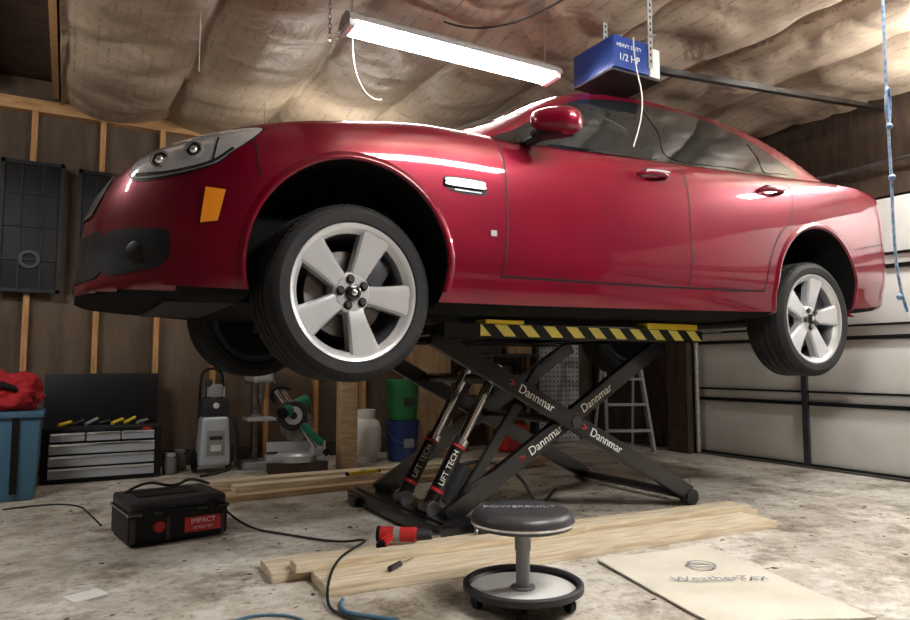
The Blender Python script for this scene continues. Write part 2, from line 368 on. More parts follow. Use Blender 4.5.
def patch(name,pts,d,m,off=.003,smooth=True,maxlen=.035,parent=None,close=True):
    d=Vector(d).normalized(); P=[Vector(p) for p in pts]
    u=Vector((0,0,1)).cross(d)
    if u.length<.1: u=Vector((1,0,0))
    u.normalize(); v=d.cross(u)
    Q=[(p.dot(u),p.dot(v)) for p in P]
    if smooth:
        q=Q+[Q[0],Q[1],Q[2]]; q=[Q[-1]]+q
        out=[]
        for i in range(1,len(Q)+1):
            a,b,c,e=[np.array(x) for x in q[i-1:i+3]]
            for j in range(8):
                t=j/8; out.append(.5*((2*b)+(-a+c)*t+(2*a-5*b+4*c-e)*t*t+(-a+3*b-3*c+e)*t**3))
        Q=out
    bm=bmesh.new(); ve=[bm.verts.new((float(a),float(b),0)) for a,b in Q]; f=bm.faces.new(ve)
    xs=[v.co.x for v in ve]; ys=[v.co.y for v in ve]
    for ax,lo,hi in ((0,min(xs),max(xs)),(1,min(ys),max(ys))):
        k=int((hi-lo)/maxlen)
        for i in range(1,k+1):
            c=lo+(hi-lo)*i/(k+1)
            co=(c,0,0) if ax==0 else (0,c,0); no=(1,0,0) if ax==0 else (0,1,0)
            bmesh.ops.bisect_plane(bm,geom=list(bm.verts)+list(bm.edges)+list(bm.faces),dist=1e-6,plane_co=co,plane_no=no)
    bad=[]
    for vv in bm.verts:
        p=u*vv.co.x+v*vv.co.y; h=cast(p,d,off,3)
        if h is None: bad.append(vv)
        else: vv.co=h
    if bad: bmesh.ops.delete(bm,geom=bad,context='VERTS')
    bmesh.ops.recalc_face_normals(bm,faces=bm.faces)
    fl=[f for f in bm.faces if f.normal.dot(d)>0]
    if len(fl)>len(bm.faces)/2: bmesh.ops.reverse_faces(bm,faces=bm.faces)
    return bmo(name,bm,m,parent or car,True,60)
def ribbon(name,pts,d,w,m,off=.002,step=.03,parent=None,curve=True):
    d=Vector(d).normalized()
    q=catmull(pts,None) if curve else np.array(pts,float)
    s=np.concatenate([[0],np.cumsum(np.linalg.norm(np.diff(q,axis=0),axis=1))]); nn=max(2,int(s[-1]/step))
    uu=np.linspace(0,s[-1],nn); q=np.stack([np.interp(uu,s,q[:,k]) for k in range(3)],1)
    vs=[];fs=[]
    for i in range(nn):
        t=Vector(q[min(i+1,nn-1)]-q[max(i-1,0)]).normalized(); sd=t.cross(d).normalized()*(w/2)
        for sg in (-1,1):
            p=Vector(q[i])+sd*sg; h=cast(p,d,off,3); vs.append(h if h else p)
    for i in range(nn-1): fs.append((2*i,2*i+1,2*i+3,2*i+2))
    return mk(name,vs,fs,m,parent or car,True)
DLO=[(1.58,.945),(1.72,1.03),(1.95,1.17),(2.2,1.30),(2.5,1.372),(2.9,1.397),(3.25,1.378),(3.5,1.30),(3.7,1.18),(3.84,1.075),(3.6,1.035),(3.1,1.015),(2.6,.995),(2.1,.97)]
FG=[(1.70,.972),(1.82,1.06),(2.0,1.165),(2.22,1.272),(2.45,1.338),(2.60,1.358),(2.625,1.2),(2.635,1.02),(2.4,1.005),(2.0,.985)]
RG=[(2.72,1.03),(2.715,1.2),(2.71,1.365),(2.9,1.373),(3.2,1.355),(3.40,1.30),(3.46,1.2),(3.47,1.05),(3.2,1.04)]
QG=[(3.51,1.055),(3.51,1.15),(3.50,1.255),(3.62,1.18),(3.76,1.08),(3.65,1.063)]
for sg in (-1,1):
    S='l' if sg<0 else 'r'; dy=(0,-sg,0)
    f=lambda L:[(a,0,b) for a,b in L]
    patch('window_frame_'+S,f(DLO),dy,'blackgloss',.003)
    patch('glass_front_'+S,f(FG),dy,'glass',.006)
    patch('glass_rear_'+S,f(RG),dy,'glass',.006)
    patch('glass_quarter_'+S,f(QG),dy,'glass',.006)
    ribbon('door_gap_a_'+S,[(1.575,0,.95),(1.60,0,.8),(1.60,0,.5),(1.575,0,.33)],dy,.007,'black')
    ribbon('door_gap_b_'+S,[(2.70,0,1.0),(2.735,0,.8),(2.735,0,.5),(2.72,0,.33)],dy,.007,'black')
    ribbon('door_gap_c_'+S,[(3.56,0,1.03),(3.60,0,.9),(3.56,0,.76),(3.42,0,.62),(3.34,0,.45),(3.31,0,.33)],dy,.007,'black')
    ribbon('door_gap_sill_'+S,[(1.575,0,.33),(2.5,0,.325),(3.31,0,.33)],dy,.009,'black')
    ribbon('bumper_gap_front_'+S,[(.53,0,.80),(.54,0,.70),(.55,0,.66)],dy,.006,'black')
    ribbon('rear_crease_'+S,[(4.18,0,.62),(4.4,0,.66),(4.65,0,.70)],dy,.006,'black')
    ribbon('hood_gap_'+S,[(.36,sg*.60,1),(.7,sg*.715,1),(1.1,sg*.755,1),(1.34,sg*.77,1)],(0,0,-1),.007,'black')
    patch('fender_vent_'+S,[(1.29,0,.715),(1.33,0,.675),(1.485,0,.672),(1.495,0,.715),(1.47,0,.738),(1.31,0,.738)],dy,'black',.002)
    patch('fender_vent_bar_'+S,[(1.295,0,.712),(1.31,0,.698),(1.475,0,.695),(1.485,0,.712),(1.47,0,.728),(1.31,0,.73)],dy,'alloy',.014)
    ribbon('fender_vent_fin_'+S,[(1.34,0,.684),(1.47,0,.681)],dy,.006,'alloy',.006)
    patch('fender_badge_'+S,[(1.515,0,.50),(1.545,0,.50),(1.545,0,.525),(1.515,0,.525)],dy,'grey',.004,smooth=False)
    for k,(ax,az,R) in enumerate(ARCH):
        a0=-14 if k==0 else -18; vs=[];fs=[]; seg=70
        for i in range(seg+1):
            a=math.radians(a0+(180-2*a0)*i/seg)
            for rr,of in ((R+.002,-.02),(R+.003,.010),(R+.016,.010),(R+.034,.0005)):
                p=(ax+rr*math.cos(a),0,az+rr*math.sin(a)); h=cast(p,dy,0,3)
                if h is None: h=Vector((p[0],sg*.9,p[2]))
                h=h+Vector((0,sg*of,0)); vs.append(h)
        for i in range(seg):
            for j in range(3):
                q=(i*4+j,i*4+j+1,i*4+j+5,i*4+j+4); fs.append(q if sg>0 else q[::-1])
        mk('arch_lip_%s%d'%(S,k+1),vs,fs,'paint',car,True)
    for k,(hx,hz) in enumerate([(2.50,.885),(3.42,.905)]):
        h=cast((hx,0,hz),dy,.0,3)
        lathe('handle_cup_%s%d'%(S,k+1),[(0,.0),(.05,.0),(.058,.004),(.06,-.004)],'black',car,seg=32,loc=h+Vector((-.03,sg*.0,0)),rot=(math.pi/2*sg*-1,0,0)).scale=(1,.6,1)
        tube('handle_%s%d'%(S,k+1),[tuple(h+Vector(v)) for v in ((-.105,0,0),(-.09,sg*.035,.0),(-.02,sg*.042,.002),(.06,sg*.04,.003),(.085,0,.003))],.013,'paint',car)
        tube('handle_trim_%s%d'%(S,k+1),[tuple(h+Vector(v)) for v in ((-.088,sg*.040,.010),(-.02,sg*.052,.012),(.06,sg*.048,.012))],.007,'alloy',car)
    # mirror
    bm=bmesh.new(); bmesh.ops.create_uvsphere(bm,u_segments=32,v_segments=20,radius=1)
    for v in bm.verts:
        x,y,z=v.co
        x=math.copysign(abs(x)**.7,x); y=math.copysign(abs(y)**.62,y); z=math.copysign(abs(z)**.7,z)
        v.co=Vector((x*.085*(1 if x<0 else .40),y*.115,z*.056*(1-.12*y*-sg)+(.010*y*-sg)))
    bmo('mirror_housing_'+S,bm,'paint',car,True,60,loc=(1.79,sg*1.055,1.008),rot=(0,0,-sg*.62))
    box('mirror_base_trim_'+S,(1.785,sg*1.03,.962),(.10,.18,.028),'black',car,bev=.012,rot=(0,0,-sg*.62))
    beam('mirror_arm_'+S,(1.74,sg*.86,.950),(1.76,sg*.99,.965),.06,.03,'black',car,bev=.01)
    ca,sa=math.cos(-sg*.62),math.sin(-sg*.62)
    def mg(lx,ly,lz): return (1.79+lx*ca-ly*sa,sg*1.055+lx*sa+ly*ca,1.008+lz)
    mk('mirror_glass_'+S,[mg(.036,-.10,-.042),mg(.036,.10,-.042),mg(.036,.10,.042),mg(.036,-.10,.042)],[(0,1,2,3)],'chrome',car)
    # headlight
    HL=[(.105,.665,.655),(.145,.58,.742),(.23,.66,.792),(.366,.775,.822),(.545,.865,.852),(.53,.87,.81),(.457,.84,.742),(.40,.8,.690),(.255,.72,.652)]
    HL=[(a,sg*b,c) for a,b,c in HL]; dh=(.5,-sg*.866,0)
    patch('headlight_rim_'+S,[(a,b,c) for a,b,c in HL],dh,'black',.003,maxlen=.02)
    cx=sum(p[0] for p in HL)/9;cy=sum(p[1] for p in HL)/9;cz=sum(p[2] for p in HL)/9
    def hs(k,kz,dx=0,dz=0): return [(cx+(a-cx)*k+dx,cy+(b-cy)*k,cz+(c-cz)*kz+dz) for a,b,c in HL]
    patch('headlight_lens_'+S,hs(.965,.93),dh,'lens',.006,maxlen=.02)
    ribbon('headlight_brow_'+S,[(.15,sg*.60,.742),(.25,sg*.69,.778),(.37,sg*.785,.806),(.52,sg*.86,.836)],dh,.010,'lensw',.009,step=.02)
    ribbon('headlight_chin_'+S,[(.13,sg*.66,.672),(.26,sg*.725,.670),(.39,sg*.80,.702),(.46,sg*.84,.758)],dh,.012,'lensd',.008,step=.02)
    ribbon('headlight_divider_'+S,[(.40,sg*.80,.705),(.415,sg*.80,.80)],dh,.008,'lensd',.008,step=.01)
    for k,(a,b,c,r) in enumerate([(.225,.69,.722,.036),(.335,.765,.752,.034)]):
        h=cast((a,sg*b,c),dh,.009,3)
        if h:
            nrm=Vector((-.5,sg*.866,.18)).normalized()
            o=lathe('lamp_ring_%s%d'%(S,k),[(r*.78,.001),(r*.80,.006),(r,.006),(r*1.04,0)],'lensw',car,seg=32,loc=h); o.rotation_euler=nrm.to_track_quat('Z','Y').to_euler()
            o=lathe('lamp_bowl_%s%d'%(S,k),[(0,.003),(r*.5,.002),(r*.79,.001)],'lensd',car,seg=32,loc=h); o.rotation_euler=nrm.to_track_quat('Z','Y').to_euler()
            o=lathe('lamp_bulb_%s%d'%(S,k),[(0,.012),(r*.26,.010),(r*.44,.002)],'lensw',car,seg=24,loc=h); o.rotation_euler=nrm.to_track_quat('Z','Y').to_euler()
    AM=[(.375,.80,.61),(.44,.83,.60),(.415,.82,.485),(.36,.79,.478)]
    patch('turn_signal_'+S,[(a,sg*b,c) for a,b,c in AM],dh,'amber',.006,smooth=False,maxlen=.02)
    patch('tail_light_'+S,[(0,sg*.55,.98),(0,sg*.50,.84),(0,sg*.74,.84),(0,sg*.74,.98)],(-1,0,0),'redlab',.004)
    patch('grille_'+S,[(0,sg*.05,.70),(0,sg*.05,.58),(0,sg*.35,.57),(0,sg*.43,.61),(0,sg*.42,.70),(0,sg*.3,.715)],(1,0,0),'black',.004,maxlen=.02)
    ribbon('grille_trim_'+S,[(0,sg*.04,.71),(0,sg*.25,.725),(0,sg*.43,.71),(0,sg*.45,.63),(0,sg*.38,.565),(0,sg*.2,.563),(0,sg*.04,.57)],(1,0,0),.018,'chrome',.008,step=.02)
    FP=[(.06,.50,.455),(.235,.70,.462),(.262,.73,.42),(.25,.72,.345),(.20,.66,.315),(.06,.50,.31)]
    patch('fog_pocket_'+S,[(a,sg*b,c) for a,b,c in FP],dh,'black',.003,maxlen=.02)
    h=cast((.16,sg*.63,.385),dh,.004,3); nrm=Vector((-.6,sg*.8,0)).normalized()
    o=lathe('fog_lamp_'+S,[(0,.006),(.030,.005),(.036,.001)],'black',car,seg=28,loc=h); o.rotation_euler=nrm.to_track_quat('Z','Y').to_euler()
patch('lower_intake',[(0,-.50,.465),(0,-.50,.31),(0,-.3,.29),(0,.3,.29),(0,.50,.31),(0,.50,.465),(0,.3,.48),(0,-.3,.48)],(1,0,0),'black',.003,maxlen=.03)
ws=[(1.40,0),(1.44,.4),(1.56,.74),(1.72,.74),(1.92,.66),(2.12,.60),(2.06,.3),(2.03,0)]
patch('windshield',[(a,b,1.5) for a,b in ws]+[(a,-b,1.5) for a,b in ws[::-1][1:-1]],(0,0,-1),'glass',.004)
rw=[(3.50,0),(3.54,.45),(3.66,.60),(3.95,.66),(4.12,.66),(4.2,.4),(4.22,0)]
patch('rear_glass',[(a,b,1.5) for a,b in rw]+[(a,-b,1.5) for a,b in rw[::-1][1:-1]],(0,0,-1),'glass',.004)
box('license_plate',(4.925,0,.62),(.006,.30,.15),'white',car)
box('under_tray',(.62,0,.222),(.7,1.0,.02),'black',car,bev=.006)
box('subframe',(1.3,0,.19),(.6,1.0,.05),'liner',car,bev=.01)
cyl('exhaust',(1.5,.1,.175),(4.6,.45,.20),.035,'steel',car)
box('rear_cradle',(3.8,0,.22),(.5,1.1,.09),'liner',car,bev=.02)
def wheel(name,x,y,z,sg,rot0,steer=0,sc=1):
    w=D.objects.new(name,None); w.location=(x,y,z); link(w,car); w.scale=(sc,sc,sc)
    w.rotation_euler=(0,0,(math.pi if sg>0 else 0)+steer)
    tp=[(.252,-.10),(.268,-.116),(.300,-.121),(.320,-.112),(.3315,-.098),(.335,-.07)]
    for gy in (-.045,0,.045):
        tp+=[(.335,gy-.006),(.327,gy-.004),(.327,gy+.004),(.335,gy+.006)]
    tp+=[(.335,.07),(.3315,.098),(.320,.112),(.300,.121),(.268,.116),(.252,.10)]
    lathe('tire',tp,'rubber',w,'Y',96,30)
    vs=[];fs=[]
    for sd in (-1,1):
        for i in range(72):
            a=2*math.pi*i/72
            for da in (-.028,.028):
                for rr,yy in ((.3365,.066),(.3335,.098),(.323,.112),(.318,.100),(.33,.066)):
                    vs.append((rr*math.cos(a+da),sd*yy,rr*math.sin(a+da)))
            b0=len(vs)-10
            for j in range(5):
                j2=(j+1)%5; fs.append((b0+j,b0+j2,b0+5+j2,b0+5+j))
            fs.append(tuple(b0+j for j in range(5))); fs.append(tuple(b0+9-j for j in range(5)))
    mk('tread_blocks',vs,fs,'rubber',w)
    lathe('rim_lip',[(.224,-.085),(.238,-.100),(.250,-.112),(.260,-.114),(.263,-.108),(.258,-.100)],'alloy',w,'Y',96,40)
    lathe('rim_barrel',[(.258,-.10),(.240,-.09),(.226,-.07),(.215,-.02),(.215,.09),(.25,.105)],'alloyd',w,'Y',96,40)
    lathe('rim_back',[(0,.10),(.22,.10)],'liner',w,'Y',48)
    for k in range(5):
        a=math.radians(rot0+72*k); ux=Vector((math.cos(a),0,math.sin(a))); vx=Vector((-math.sin(a),0,math.cos(a)))
        vs=[];fs=[]; st=[(.035,.030,-.075),(.07,.036,-.083),(.11,.041,-.088),(.15,.048,-.092),(.19,.056,-.096),(.22,.062,-.100),(.240,.072,-.103)]
        for r,wd,yf in st:
            for q,dy in ((-1,.050),(-1,.010),(-.84,.0015),(-.5,0),(0,.003),(.5,0),(.84,.0015),(1,.010),(1,.050)):
                vs.append(ux*r+vx*(q*wd)+Vector((0,yf+dy,0)))
        for i in range(len(st)-1):
            for j in range(8): fs.append((i*9+j,i*9+j+1,(i+1)*9+j+1,(i+1)*9+j))
            fs.append((i*9+8,i*9,(i+1)*9,(i+1)*9+8))
        e=(len(st)-1)*9; fs.append(tuple(range(e,e+9)))
        o=mk('spoke_%d'%(k+1),vs,fs,'alloy',w,True,angle=32)
        bm=bmesh.new(); bm.from_mesh(o.data); bmesh.ops.recalc_face_normals(bm,faces=bm.faces); bm.to_mesh(o.data); bm.free()
        al=a+math.radians(36); c=Vector((.052*math.cos(al),-.083,.052*math.sin(al)))
        lathe('lug_pocket_%d'%(k+1),[(0,.0),(.017,0),(.018,-.001)],'black',w,'Y',20,loc=c+Vector((0,-.0035,0)))
        cyl('lug_nut_%d'%(k+1),c+Vector((0,.02,0)),c+Vector((0,-.014,0)),.0120,'dgrey',w,seg=6)
    lathe('hub',[(0,-.084),(.066,-.084),(.078,-.076),(.082,-.03)],'alloy',w,'Y',48,30)
    lathe('hub_cap',[(0,-.101),(.020,-.101),(.029,-.097),(.032,-.088),(.032,-.08)],'blackgloss',w,'Y',32,30)
    lathe('hub_emblem',[(0,-.104),(.009,-.103),(.012,-.101)],'chrome',w,'Y',16,30)
    lathe('brake_disc',[(.06,-.012),(.165,-.012),(.165,.012),(.06,.012)],'steel',w,'Y',64,30)
    lathe('disc_hat',[(0,-.035),(.075,-.035),(.082,-.012)],'dgrey',w,'Y',48,30)
    box('caliper',(.125*1,-.01,.09),(.10,.07,.12),'dgrey',w,rot=(0,.6,0),bev=.015)
    return w
wheel('front_wheel_l',FH[0]-.015,-.785,FH[1],-1,66,math.radians(6),1.04)
wheel('front_wheel_r',FH[0]-.015,.785,FH[1],1,40,math.radians(6),1.04)
wheel('rear_wheel_l',RH[0],-.775,RH[1],-1,78,0,1.02)
wheel('rear_wheel_r',RH[0],.775,RH[1],1,20,0,1.02)
for k,(x,z) in enumerate((FH,RH)):
    cyl('axle_%d'%k,(x,-.72,z),(x,.72,z),.03,'dgrey',car)
    for sg in (-1,1):
        beam('control_arm_%d%s'%(k,sg),(x+.05,sg*.3,.27),(x,sg*.68,z-.08),.07,.04,'dgrey',car)
        cyl('strut_%d%s'%(k,sg),(x+.02,sg*.62,z),(x+.06,sg*.56,.72),.035,'dgrey',car)
        cyl('spring_%d%s'%(k,sg),(x+.03,sg*.60,z+.2),(x+.06,sg*.56,.70),.06,'black',car)

# ---------------------------------------------------------------- scissor lift
lf=G('scissor_lift')
YN,YF=3.12,4.15
for k,y in enumerate((YN,YF)):
    s=1 if k==0 else -1
    beam('arm_a_%d'%k,(1.62,y,1.03),(3.45,y,.075),.05,.095,'liftb',lf)
    beam('arm_b_%d'%k,(3.30,y+.06*s,1.02),(1.74,y+.06*s,.09),.05,.095,'liftb',lf)
    cyl('pivot_%d'%k,(2.535,y-.035*s,.555),(2.535,y+.1*s,.555),.035,'dgrey',lf)
    cyl('roller_%d'%k,(3.45,y-.035,.055),(3.45,y+.035,.055),.05,'liftb',lf)
    beam('deck_rail_%d'%k,(1.62,(3.0 if k==0 else 4.27),1.055),(3.44,(3.0 if k==0 else 4.27),1.055),.03,.075,'liftb',lf)
    beam('deck_channel_%d'%k,(1.60,y,1.06),(3.44,y,1.06),.10,.05,'liftb',lf)
    box('foot_%d'%k,(1.72,y,.03),(.26,.12,.05),'liftb',lf,bev=.006)
box('hazard_tape',(2.64,2.982,1.058),(1.62,.004,.060),'hazard',lf)
for k,x in enumerate((1.66,2.1,2.95,3.38)): beam('deck_cross_%d'%k,(x,3.0,1.06),(x,4.27,1.06),.10,.05,'liftb',lf)
cyl('cross_tube_low',(3.45,YN,.06),(3.45,YF,.06),.028,'liftb',lf)
cyl('cross_tube_mid',(2.535,YN,.555),(2.535,YF,.555),.025,'liftb',lf)
cyl('cross_tube_up',(2.12,YN,.80),(2.12,YF,.80),.03,'liftb',lf)
box('base_cross_plate',(1.78,3.66,.07),(.24,1.2,.03),'liftb',lf,rot=(0,.12,0),bev=.004)
box('base_cross_front',(1.65,3.66,.05),(.06,1.2,.07),'liftb',lf,bev=.006)
for k,y in enumerate((3.05,4.27)): 
    beam('base_rail_%d'%k,(1.62,y,.04),(2.08,y,.055),.05,.07,'liftb',lf)
for k,y in enumerate((3.30,3.62)):
    p=Vector((1.70,y,.13)); q=Vector((2.14,y,.88)); d=q-p
    cyl('ram_barrel_%d'%k,p,p+d*.44,.040,'liftb',lf,bev=.004)
    cyl('ram_collar_%d'%k,p+d*.42,p+d*.46,.044,'chrome',lf)
    cyl('ram_rod_%d'%k,p+d*.44,q,.028,'chrome',lf)
    cyl('ram_eye_%d'%k,p-Vector((0,.05,0)),p+Vector((0,.05,0)),.04,'steel',lf)
    cyl('ram_ring_%d'%k,p+d*.10,p+d*.12,.0415,'redlab',lf)
    cyl('ram_ring_b%d'%k,p+d*.40,p+d*.415,.0415,'redlab',lf)
    x=d.normalized(); nrm=Vector((-x.z*.35,-.9,.35*x.x)).normalized(); yv=nrm.cross(x).normalized(); nrm=x.cross(yv)
    text('ram_label_%d'%k,'LIFT TECH',.044,'white',lf,p+d*.26+nrm*.041,Matrix((x,yv,nrm)).transposed())
beam('safety_bar',(1.80,3.21,.10),(2.36,3.21,.86),.03,.06,'liftb',lf)
beam('safety_bar_far',(1.80,3.85,.10),(2.30,3.85,.83),.05,.06,'liftb',lf)
cyl('hose_reservoir',(1.90,3.46,.10),(2.02,3.46,.30),.05,'dgrey',lf)
tube('hydraulic_hose',[(1.95,3.46,.30),(2.1,3.40,.36),(2.3,3.3,.25),(2.42,3.34,.06),(2.6,3.5,.02),(3.0,3.9,.02)],.010,'cable',lf)
for k,(x,y,l,h) in enumerate([(1.98,3.03,.24,.022),(3.2,3.03,.42,.036),(1.98,4.15,.24,.022),(3.2,4.15,.42,.036)]):
    box('pad_%d'%k,(x,y,1.092+h/2),(l,.10,h),'yellow',lf,bev=.004)
box('pad_arm',(1.60,3.08,1.10),(.30,.06,.018),'liftb',lf); box('pad_tab',(1.47,3.05,1.07),(.06,.02,.03),'yellow',lf)
na=Vector((0,-1,0))
xa=Vector((1.83,0,-.955)).normalized(); Ra=Matrix((xa,na.cross(xa),na)).transposed()
xb=Vector((1.56,0,.93)).normalized(); Rb=Matrix((xb,na.cross(xb),na)).transposed()
def onA(t,dy=-.027): return Vector((1.62,YN+dy,1.03)).lerp(Vector((3.45,YN+dy,.075)),t)
def onB(t,dy=-.027): return Vector((1.74,YN+.06+dy,.09)).lerp(Vector((3.30,YN+.06+dy,1.02)),t)
for i,t in enumerate((.35,.62)):
    text('arm_label_a%d'%i,'Dannmar',.070,'white',lf,onA(t),Ra,.0012)
    text('arm_mark_a%d'%i,'>',.07,'redlab',lf,onA(t-.088),Ra)
for i,t in enumerate((.40,.64)):
    text('arm_label_b%d'%i,'Dannmar',.070,'white',lf,onB(t),Rb,.0012)
    text('arm_mark_b%d'%i,'>',.07,'redlab',lf,onB(t-.10),Rb)

# ---------------------------------------------------------------- lights
def shoplight(name,x0,x1,y,z,tm,ceilz=3.0,chain=True,bare=False,rz=0):
    g=G(name,((x0+x1)/2,y,z),rz); L=x1-x0
    prof=[(-.085,-.012),(-.075,.015),(-.03,.05),(.03,.05),(.075,.015),(.085,-.012)]
    if bare: prof=[(-.03,.03),(-.028,.04),(-.02,.06),(.02,.06),(.028,.04),(.03,.03)]
    vs=[];fs=[]
    for xx in (-L/2,L/2):
        for a,b in prof: vs.append((xx,a,b))
    for k in range(5): fs.append((k,k+1,k+7,k+6))
    fs.append((0,1,2,3,4,5)); fs.append((11,10,9,8,7,6))
    o=mk('reflector',vs,fs,'galv',g)
    md=o.modifiers.new('s','SOLIDIFY'); md.thickness=.003
    tz=-.02 if not bare else -.012
    for k,yy in enumerate((-.04,.04) if not bare else (-.05,.05)):
        cyl('tube_%d'%k,(-L/2+.04,yy,tz),(L/2-.04,yy,tz),.017,tm,g,seg=12)
    for k,xx in enumerate((-L/2+.02,L/2-.02)): box('socket_%d'%k,(xx,0,-.01),(.03,.14,.05),'white',g)
    if chain:
        for k,xx in enumerate((-L/2+.04,L/2-.06)): tube('hanger_%d'%k,[(xx,0,.05),(xx,0,ceilz-z)],.0025,'steel',g,False)
    return g
shoplight('shop_light_fixture',1.10,2.36,3.04,2.52,'tube')
shoplight('shop_light_fixture.001',1.5,2.75,.85,2.60,'tube2',bare=True)
shoplight('added_fill_right',4.45,5.65,1.70,2.60,'tube2',bare=True,rz=math.pi/2)  # added fill lamp out of frame, brightens the door wall
shoplight('added_fill_left',-1.9,-.7,3.6,2.55,'fill_l',bare=True)  # added fill lamp out of frame left, lights the tool chest side
shoplight('added_fill_back',1.25,2.45,5.35,2.50,'fill_b',bare=True)  # added fill lamp hidden behind the car, brightens rear area and ceiling

# opener
op=G('garage_door_opener',(2.66,2.86,2.57))
box('motor_box',(-.03,0,0),(.27,.34,.18),'opblue',op,bev=.01)
box('motor_chassis',(.145,0,-.005),(.09,.32,.17),'white',op,bev=.012)
box('motor_chassis_base',(.01,0,-.10),(.36,.32,.012),'dgrey',op)
text('opener_label','1/2 HP',.055,'white',op,(-.055,-.1715,-.03),(math.pi/2,0,0))
text('opener_label_small','HEAVY DUTY',.03,'white',op,(-.055,-.1715,.035),(math.pi/2,0,0))
beam('rail',(.15,0,.04),(2.90,.05,.31),.045,.035,'liftb',op)
for k,y in enumerate((-.19,.17)):
    box('hanger_strap_%d'%k,(.085,y,.19),(.032,.004,.50),'galv',op)
    for j in range(12): box('strap_hole_%d%d'%(k,j),(.085,y-.0025,-.02+.036*j),(.010,.001,.016),'black',op)
box('hanger_crossbar',(.085,-.01,.12),(.03,.42,.004),'galv',op)
tube('release_cord',[(-.05,-.2,.08),(-.07,-.22,-.05),(-.04,-.25,-.25),(-.06,-.26,-.38),(-.14,-.28,-.56),(-.24,-.30,-.74)],.0035,'cord',op)
box('release_handle',(-.245,-.30,-.76),(.02,.02,.05),'grey',op,bev=.005)

# ---------------------------------------------------------------- stool
s=G('rolling_stool',(1.50,2.15,0))
lathe('seat',[(0,.345),(.12,.350),(.164,.348),(.182,.338),(.190,.322),(.190,.302),(.184,.288),(.165,.282),(0,.282)],'seat',s,seg=64,angle=60)
lathe('seat_ring',[(.187,.300),(.1925,.300),(.1925,.308),(.187,.308)],'chrome',s,seg=64)
text('seat_label','POWERBUILT',.045,'lgrey',s,(0,.02,.3515),(0,0,-.5))
lathe('column',[(0,.285),(.05,.285),(.05,.27),(.030,.265),(.030,.20),(.026,.20),(.026,.07),(.045,.068),(.045,.05),(0,.05)],'grey',s,seg=32)
lathe('tray',[(.20,.085),(.212,.088),(.222,.082),(.222,.062),(.205,.052),(.03,.050),(.03,.058),(.198,.060),(.206,.070),(.203,.085)],'dgrey',s,seg=64)
lathe('tray_liner',[(.03,.0605),(.196,.0615)],'white',s,seg=48)
for k in range(5):
    a=2*math.pi*k/5+.3; x,y=.175*math.cos(a),.175*math.sin(a)
    cyl('caster_stem_%d'%k,(x,y,.055),(x,y,.04),.01,'steel',s,seg=12)
    cyl('caster_%d'%k,(x-.012,y,.024),(x+.012,y,.024),.024,'black',s,seg=20)

# ---------------------------------------------------------------- lumber on the floor
def plank(g,n,a,b,w,t,z,m='plankw'):
    a=Vector((*a,z+t/2)); b=Vector((*b,z+t/2)); beam(n,a,b,w,t,m,g,bev=.003)
lp=G('lumber_planks')
plank(lp,'plank_1',(.76,2.96),(3.56,2.82),.24,.04,0)
plank(lp,'plank_2',(.90,2.69),(3.40,2.58),.24,.04,0)
plank(lp,'plank_3',(.84,2.84),(2.3,2.79),.10,.035,.04)
plank(lp,'plank_5',(2.3,2.85),(3.5,2.79),.16,.025,.04)
lb=G('lumber_stack')
plank(lb,'board_1',(.92,4.70),(3.2,4.82),.18,.04,0,'wood')
plank(lb,'board_2',(.90,5.0),(3.7,5.05),.20,.04,0,'wood')
plank(lb,'board_3',(1.0,4.78),(2.6,4.86),.12,.04,.04,'plankw')
plank(lb,'board_4',(.85,5.02),(3.6,5.0),.14,.045,.04,'plankw')
plank(lb,'board_5',(2.65,4.88),(3.7,4.94),.09,.04,.04,'wood')
sl=G('spirit_level',(1.93,4.80,.083),.15); box('body',(0,0,.012),(.26,.035,.024),'yellow',sl,bev=.003); box('vial',(0,0,.025),(.05,.02,.004),'green',sl); box('end_cap_1',(-.132,0,.012),(.012,.037,.024),'black',sl); box('end_cap_2',(.132,0,.012),(.012,.037,.024),'black',sl)
cd=G('cardboard_sheet')
top=[(2.10,2.43),(1.93,1.66),(2.47,1.42),(2.72,2.38)]
vs=[];nn=14
for zo in (.004,.012):
    for i in range(nn+1):
        for j in range(nn+1):
            u=i/nn;v=j/nn
            p=(Vector((*top[0],0))*(1-u)+Vector((*top[3],0))*u)*(1-v)+(Vector((*top[1],0))*(1-u)+Vector((*top[2],0))*u)*v
            vs.append((p.x,p.y,zo+.008*abs(noise.noise(Vector((p.x*3,p.y*3,1))))))
N2=(nn+1)**2; fs=[]
for i in range(nn):
    for j in range(nn):
        a=i*(nn+1)+j; fs.append((N2+a,N2+a+1,N2+a+nn+2,N2+a+nn+1)); fs.append((a,a+nn+1,a+nn+2,a+1))
for i in range(nn):
    for a,b in ((i,i+1),(nn*(nn+1)+i,nn*(nn+1)+i+1),(i*(nn+1),(i+1)*(nn+1)),(i*(nn+1)+nn,(i+1)*(nn+1)+nn)): fs.append((a,b,N2+b,N2+a))
mk('sheet',vs,fs,'card',cd)
text('printing','WeatherTex',.075,'cardp',cd,(2.33,1.96,.0225),(0,0,-.45),.0003)
lathe('printed_logo',[(.050,.0),(.062,.0)],'cardp',cd,seg=32,loc=(2.42,2.13,.0225))
box('printed_logo_bar',(2.42,2.13,.0225),(.08,.012,.0006),'cardp',cd,rot=(0,0,-.45))
